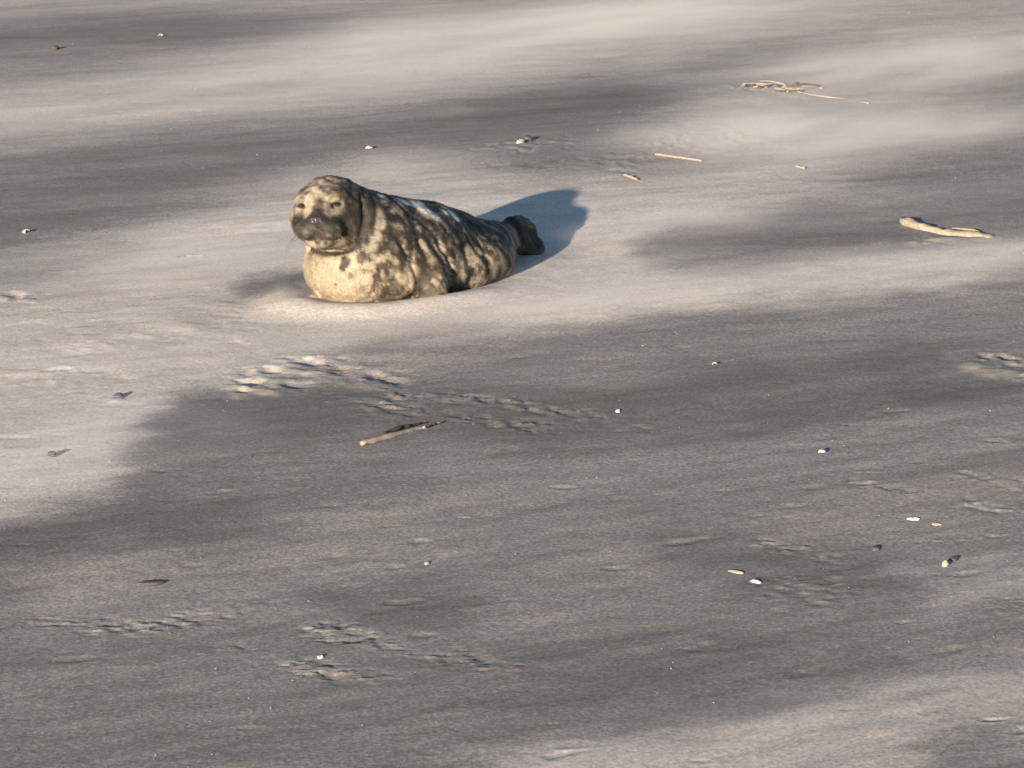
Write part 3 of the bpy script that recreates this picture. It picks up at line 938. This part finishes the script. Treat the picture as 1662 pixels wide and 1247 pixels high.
def chip(name, px, py, l, w, h, mat, label, cat, seed, rz=0, group=None):
    """thin broken flake with an angular outline, one edge raised"""
    r = np.random.default_rng(seed); n = 9
    vs, fs = [], []
    ang = np.sort(r.random(n) * .5 + np.arange(n)) / n * 2 * math.pi
    rad = r.uniform(.75, 1.1, n)
    for zt, sc in ((0, 1.0), (h * .6, 1.0), (h, .7)):
        for a, q_ in zip(ang, rad):
            X, Y = l * q_ * sc * math.cos(a), w * q_ * sc * math.sin(a)
            vs.append((X, Y, zt + .35 * Y - h * .35 + .2 * h * math.sin(3 * a)))
    for i in range(2):
        for k in range(n):
            fs.append((i * n + k, i * n + (k + 1) % n, (i + 1) * n + (k + 1) % n, (i + 1) * n + k))
    fs.append(tuple(range(n - 1, -1, -1))); fs.append(tuple(range(2 * n, 3 * n)))
    o = pydata(name, np.array(vs), fs, mat, smooth_shade=False, **thing_props(label, cat, group))
    return place(o, px, py, 0, rz)

def lying(pts, rad, lift, seed, wob=.002, n=14):
    """path over the sand through photo pixels; returns world points that follow the ground"""
    r = np.random.default_rng(seed)
    P = np.array([ground_at(*p) for p in pts]); k = np.linspace(0, len(P) - 1, n)
    X = np.interp(k, np.arange(len(P)), P[:, 0]); Y = np.interp(k, np.arange(len(P)), P[:, 1])
    lf = np.interp(k, np.arange(len(P)), lift)
    return np.array([(a + r.normal(0, wob), b, ground_z(a, b) + c) for a, b, c in zip(X, Y, lf)])

def rod(name, pts, radii, lift, mat, label, cat, seed, wob=.0015, n=16, seg=8, parent=None, origin=None, flat=1.0):
    path = lying(pts, radii, lift, seed, wob, n)
    rr = np.interp(np.linspace(0, 1, n), np.linspace(0, 1, len(radii)), radii) * (1 + .12 * np.random.default_rng(seed).normal(0, 1, n))
    o0 = path[0].copy() if origin is None else origin
    o0[2] = o0[2]
    vs, fs = tube(path - o0, [(r_, r_ * flat) for r_ in rr], seg)
    if parent is None:
        o = pydata(name, vs, fs, mat, **thing_props(label, cat)); o.location = o0.tolist()
    else:
        o = pydata(name, vs, fs, mat, parent)
    return o, o0

# broken reed with a strip of dark bark
o, o0 = rod("broken_reed", [(588, 720), (622, 710), (660, 698), (690, 690)], [.0065, .0062, .005, .003], [.006, .005, .002, .001], M_reed,
            "broken pale reed stem with dark bark strip on the damp sand", "reed", 101)
rod("bark_strip", [(618, 709), (650, 697), (684, 688)], [.0035, .007, .002], [.010, .010, .006], M_bark, None, None, 102, parent=o, origin=o0, flat=.6)
rod("reed_end", [(688, 692), (700, 688), (718, 682)], [.005, .004, .0015], [.002, .004, .002], M_reed, None, None, 103, parent=o, origin=o0)

# driftwood half buried in the damp tongue
path = lying([(1462, 366), (1490, 374), (1530, 380), (1570, 383), (1600, 385), (1618, 388)], None, [.010, .005, .000, -.001, -.002, -.006], 104, .001, 26)
tt = np.linspace(0, 1, 26)
wd = np.interp(tt, [0, .08, .3, .6, .85, 1], [.009, .017, .018, .022, .018, .005]) * (1 + .12 * np.sin(tt * 31) + .10 * np.sin(tt * 13 + 1))
ht = np.interp(tt, [0, .08, .3, .6, .85, 1], [.009, .016, .014, .014, .010, .003])
o0 = path[0].copy()
vs, fs = tube(path - o0, list(zip(wd, ht)), 14)
for i, v in enumerate(vs):
    v[2] += .014 * (fbm(np.array([v[0] * 35]), np.array([v[1] * 120]), seed=5, octaves=3)[0] - .5)
    v[1] += .010 * (fbm(np.array([v[0] * 45]), np.array([v[2] * 100]), seed=8, octaves=3)[0] - .5)
o = pydata("driftwood", vs, fs, M_wood, **thing_props("chunky cream driftwood half buried in the dark damp sand", "driftwood")); o.location = o0.tolist()
g0 = path
vs, fs = tube(lying([(1545, 376), (1580, 378), (1604, 384)], None, [.009, .008, .001], 105, .001, 12) - o0, [(r_, r_ * .5) for r_ in np.interp(np.linspace(0, 1, 12), [0, .5, 1], [.004, .008, .003])], 8)
pydata("splinter", vs, fs, M_wood, o)

# flat lath and small sticks behind the shadow
def lath(name, p0, p1, width, thick, label, mat, seed, tilt=.35):
    a = np.array([*ground_at(*p0), 0]); b = np.array([*ground_at(*p1), 0]); a[2] = ground_z(a[0], a[1]); b[2] = ground_z(b[0], b[1])
    r = np.random.default_rng(seed); n = 12
    d = (b - a); L_ = np.linalg.norm(d); d /= L_
    s = np.cross([0, 0, 1], d); s /= np.linalg.norm(s); u = np.cross(d, s)
    s2 = s * math.cos(tilt) + u * math.sin(tilt); u2 = np.cross(d, s2)
    vs, fs = [], []
    for i in range(n):
        t = i / (n - 1); e = width * (1 - .3 * (t > .93) - .2 * (t < .05)) * (1 + .06 * r.normal())
        c = d * L_ * t + u * (thick * .2 + width * .08 - .006 * t)
        for (p, q_) in ((-.5, -.5), (.5, -.5), (.5, .5), (-.5, .5)):
            vs.append(c + s2 * e * p + u2 * thick * q_)
    for i in range(n - 1):
        for k in range(4): fs.append((i * 4 + k, i * 4 + (k + 1) % 4, i * 4 + 4 + (k + 1) % 4, i * 4 + 4 + k))
    fs.append((3, 2, 1, 0)); fs.append(tuple((n - 1) * 4 + k for k in range(4)))
    o = pydata(name, np.array(vs), fs, mat, smooth_shade=False, **thing_props(label, "stick")); o.location = a.tolist()
    return o
lath("wooden_lath", (1066, 258), (1141, 267), .034, .007, "flat bleached wooden lath on the rough sand behind the seal", M_wood, 106, -.45)
rod("stick", [(1012, 291), (1026, 294), (1042, 299)], [.004, .006, .003], [.003, .002, -.001], M_wood, "short bleached stick near the tip of the seal's shadow", "stick", 107)
rod("stick", [(282, 421), (305, 418), (332, 418)], [.002, .005, .002], [.001, .001, -.001], M_wood, "thin pale stick on the smooth sand facing the seal's chest", "stick", 108)
rod("stick", [(1290, 278), (1306, 280)], [.004, .004], [.004, .003], M_wood, "tiny pale stick between the lath and the driftwood", "stick", 109, n=6)
# reed stalk with a weed tuft
o, o0 = rod("reed_stalk", [(1255, 142), (1290, 149), (1345, 158), (1385, 161), (1408, 169)], [.004, .005, .005, .003, .004], [.004, .000, .002, -.004, .001], M_reed,
            "long dry reed stalk with a tangled brown tuft, in drifting sand", "reed", 110, wob=.003, n=24)
for k in range(26):
    r = np.random.default_rng(200 + k)
    px, py = (r.normal(1275, 26), r.normal(143, 4)) if k % 3 else (r.normal(1215, 14), r.normal(140, 4))
    gx_, gy_ = ground_at(px, py); gz_ = ground_z(gx_, gy_)
    a = np.array([gx_, gy_, gz_]); dv = np.array([r.normal(0, .05), r.normal(0, .04), r.uniform(.012, .045)])
    path = [a + dv * t + np.array([.02 * math.sin(t * 3 + k), 0, -.03 * t * t]) for t in np.linspace(0, 1, 7)]
    vs, fs = tube(np.array(path) - o0, [.005 * (1 - .6 * t) for t in np.linspace(0, 1, 7)], 5)
    pydata("tuft_strand", vs, fs, M_weed if k % 2 else M_reed, o)

# shells, chips, pebbles
shell("cockle_shell", 600, 245, .022, M_white, "white cockle shell on dark sand beyond the seal's head", 1, 0.4, -.35)
shell("cockle_shell", 41, 377, .020, M_white, "lone white cockle shell on grey sand past the thin pale stick", 2, 2.4, -.3)
shell("cockle_shell", 1335, 730, .014, M_white, "small bright white shell on the open damp sand", 3, 0.2, -.5)
shell("cockle_shell", 1160, 588, .012, M_white, "tiny white shell beside the bright drift band", 4, 1.4, -.3)
shell("cockle_shell", 262, 59, .024, M_white, "white shell not far from the small brown seaweed clump", 5, 1.0, -.3)
pebble("pebble", 1534, 915, .007, .0065, .006, M_cream, "small round yellowish pebble with its shadow modelled beside it", "pebble", 6, .1)
pebble("pebble", 1549, 905, .008, .006, .004, M_dark, "dark oval pebble next to the round yellowish one", "pebble", 7, .2, .3)  # solid dark lump added in place of the yellowish pebble's cast shadow
chip("shell_chip", 1226, 937, .013, .006, .004, M_white, "white razor shell chip on dark trodden sand", "shell", 8, -.5)
chip("shell_chip", 1195, 922, .017, .005, .003, M_cream, "dull cream shell sliver just beyond the white razor chip", "shell", 9, -.55)
chip("shell_chip", 1482, 838, .013, .005, .004, M_white, "flat pinkish white shell chip by the ridged tracks", "shell", 10, -.1)
chip("shell_chip", 1520, 846, .011, .005, .003, M_cream, "dull flat shell chip by the ridged tracks", "shell", 11, -.1)
chip("shell_chip", 692, 906, .005, .005, .004, M_cream, "tiny cream shell chip alone on bare damp sand", "shell", 12)
chip("shell_chip", 1003, 663, .006, .007, .006, M_white, "white shell chip in the trail of prints", "shell", 13, .4)
chip("shell_chip", 520, 1062, .006, .005, .004, M_white, "white shell chip among the broken tracks", "shell", 14, .4)
chip("shell_chip", 845, 237, .014, .012, .012, M_cream, "cream shell chip on the rough sand behind the seal", "shell", 15, .4)
pebble("pebble", 1421, 885, .009, .006, .005, M_dark, "dark flat pebble by the crumbly ridge", "pebble", 16, .3)
pebble("pebble", 84, 740, .007, .012, .008, M_dark, "dark pointed pebble in the pale drift", "pebble", 17, .25, .9)
pebble("pebble", 193, 643, .011, .008, .007, M_dark, "dark pebble with sand piled against it", "pebble", 18, .25)
pebble("pebble", 856, 232, .016, .012, .013, M_dark, "dark stone on the rough sand behind the seal", "pebble", 19, .25)
pebble("seaweed_clump", 88, 84, .020, .016, .012, M_weed, "small brown seaweed clump on the far dark sand", "seaweed", 20, .25)
# mussel shell, dark blue, lying on edge
vs, fs = blob_verts(.026, .009, .004, 22, .2)
vs[:, 1] *= (1 - .55 * np.clip(-vs[:, 0] / .030, -.4, 1)); vs[:, 2] += .001
o = pydata("mussel_shell", vs, fs, M_mussel, **thing_props("slender blue black mussel shell on the damp sand", "shell")); place(o, 244, 942, 0, .1)

# fine shell grit and crumbs, too small to tell apart
gv, gf = [], []
r9 = np.random.default_rng(77)
for k in range(420):
    px, py = r9.uniform(-100, 1760), 1330 * r9.random() ** .8 - 20
    gx_, gy_ = ground_at(px, py); sz = r9.uniform(.0012, .0032) * (gy_ / 7)
    p = r9.normal(0, 1, (6, 3)); p = p / np.linalg.norm(p, axis=1, keepdims=True) * .25 + np.array([(1, 0, 0), (-1, 0, 0), (0, 1, 0), (0, -1, 0), (0, 0, .6), (0, 0, -.6)])
    gv.append((gx_, gy_, sz * .2, sz, p))
gz = relief(np.array([g[0] for g in gv], np.float32), np.array([g[1] for g in gv], np.float32))[0]
vv = np.concatenate([np.array([g[0], g[1], zz + g[2]]) + g[3] * g[4] for g, zz in zip(gv, gz)])
for k in range(len(gv)):
    gf += [tuple(6 * k + i for i in f) for f in ((0, 2, 4), (2, 1, 4), (1, 3, 4), (3, 0, 4), (2, 0, 5), (1, 2, 5), (3, 1, 5), (0, 3, 5))]
pydata("shell_grit", vv, gf, simple_mat("shell_grit", (0.22, 0.20, 0.175), 0.7, 0.2, .7, 3), smooth_shade=False, kind="stuff")

# ------------------------------------------------------------------ sand blowing low over the beach
def plume_material(name, density, seed):
    m = bpy.data.materials.new(name); m.use_nodes = True
    nt = m.node_tree; L = nt.links
    nt.nodes.remove(nt.nodes["Principled BSDF"])
    out = nt.nodes["Material Output"]
    vol = nd(nt, "ShaderNodeVolumePrincipled")
    vol.inputs["Color"].default_value = (0.79, 0.785, 0.82, 1)
    vol.inputs["Anisotropy"].default_value = -0.1     # sand grains throw light back
    co = nd(nt, "ShaderNodeTexCoord")
    ln_ = nd(nt, "ShaderNodeVectorMath"); ln_.operation = 'LENGTH'
    L.new(co.outputs["Object"], ln_.inputs[0])
    fall = nd(nt, "ShaderNodeMapRange"); fall.interpolation_type = 'SMOOTHSTEP'
    fall.inputs["From Min"].default_value = 1.0; fall.inputs["From Max"].default_value = 0.1
    L.new(ln_.outputs["Value"], fall.inputs["Value"])
    mp = nd(nt, "ShaderNodeMapping"); mp.inputs["Scale"].default_value = (2.2, 4.5, 1.2); mp.inputs["Location"].default_value = (seed * 3.1, seed, 0)
    L.new(co.outputs["Object"], mp.inputs["Vector"])
    n = nd(nt, "ShaderNodeTexNoise"); n.inputs["Scale"].default_value = 1.0; n.inputs["Detail"].default_value = 3
    L.new(mp.outputs[0], n.inputs["Vector"])
    nr = nd(nt, "ShaderNodeMapRange"); nr.inputs["From Min"].default_value = 0.32; nr.inputs["From Max"].default_value = 0.68
    L.new(n.outputs["Fac"], nr.inputs["Value"])
    d = mathn(nt, 'MULTIPLY', mathn(nt, 'MULTIPLY', fall.outputs[0], nr.outputs[0]), density)
    L.new(d, vol.inputs["Density"])
    L.new(vol.outputs[0], out.inputs["Volume"])
    return m
PLUMES = [  # photo pixel of the centre, half length, half width, height (m), density (1/m), turn
    (100, 725, .75, .42, .08, 1.2, 0), (280, 440, 1.0, .42, .10, 1.7, 5), (1290, 235, 1.2, .75, .14, 2.0, 6),
    (1320, 455, 1.60, .26, .08, 2.2, -6), (900, 60, 3.0, 1.0, .18, 1.5, 12), (330, 165, 2.4, .80, .12, 0.8, 8),
    (1560, 110, 2.0, .90, .16, 1.5, 10), (1280, 1185, .70, .18, .05, 1.6, -11), (1100, 380, .7, .26, .08, 2.6, 0), (1010, 440, .7, .16, .06, 1.8, -4),
    (760, 528, 1.1, .20, .07, 1.5, -6), (1450, 345, 1.0, .3, .08, .5, -4), (180, 590, .7, .3, .06, 1.2, -5),
    (1600, 215, 1.2, .4, .12, 1.4, 6), (620, 285, 1.0, .25, .08, 1.2, 6),
]
bvs, bfs = uv_ball((0, 0, 0), [(1, 0, 0), (0, 0, 1), (0, 1, 0)], (1, 1, 1), 24, 12)
for k, (px, py, l, w, hgt, dn, tw) in enumerate(PLUMES):
    o = pydata("blowing_sand", bvs.copy(), [tuple(f) for f in bfs], plume_material("blowing_sand_%d" % k, dn, k + 1), kind="stuff")
    gx_, gy_ = ground_at(px, py)
    o.location = (gx_, gy_, 0.01); o.scale = (l, w, hgt); o.rotation_euler = (0, 0, WIND + math.radians(tw))
scene.cycles.volume_step_rate = 4.0
scene.cycles.volume_max_steps = 24
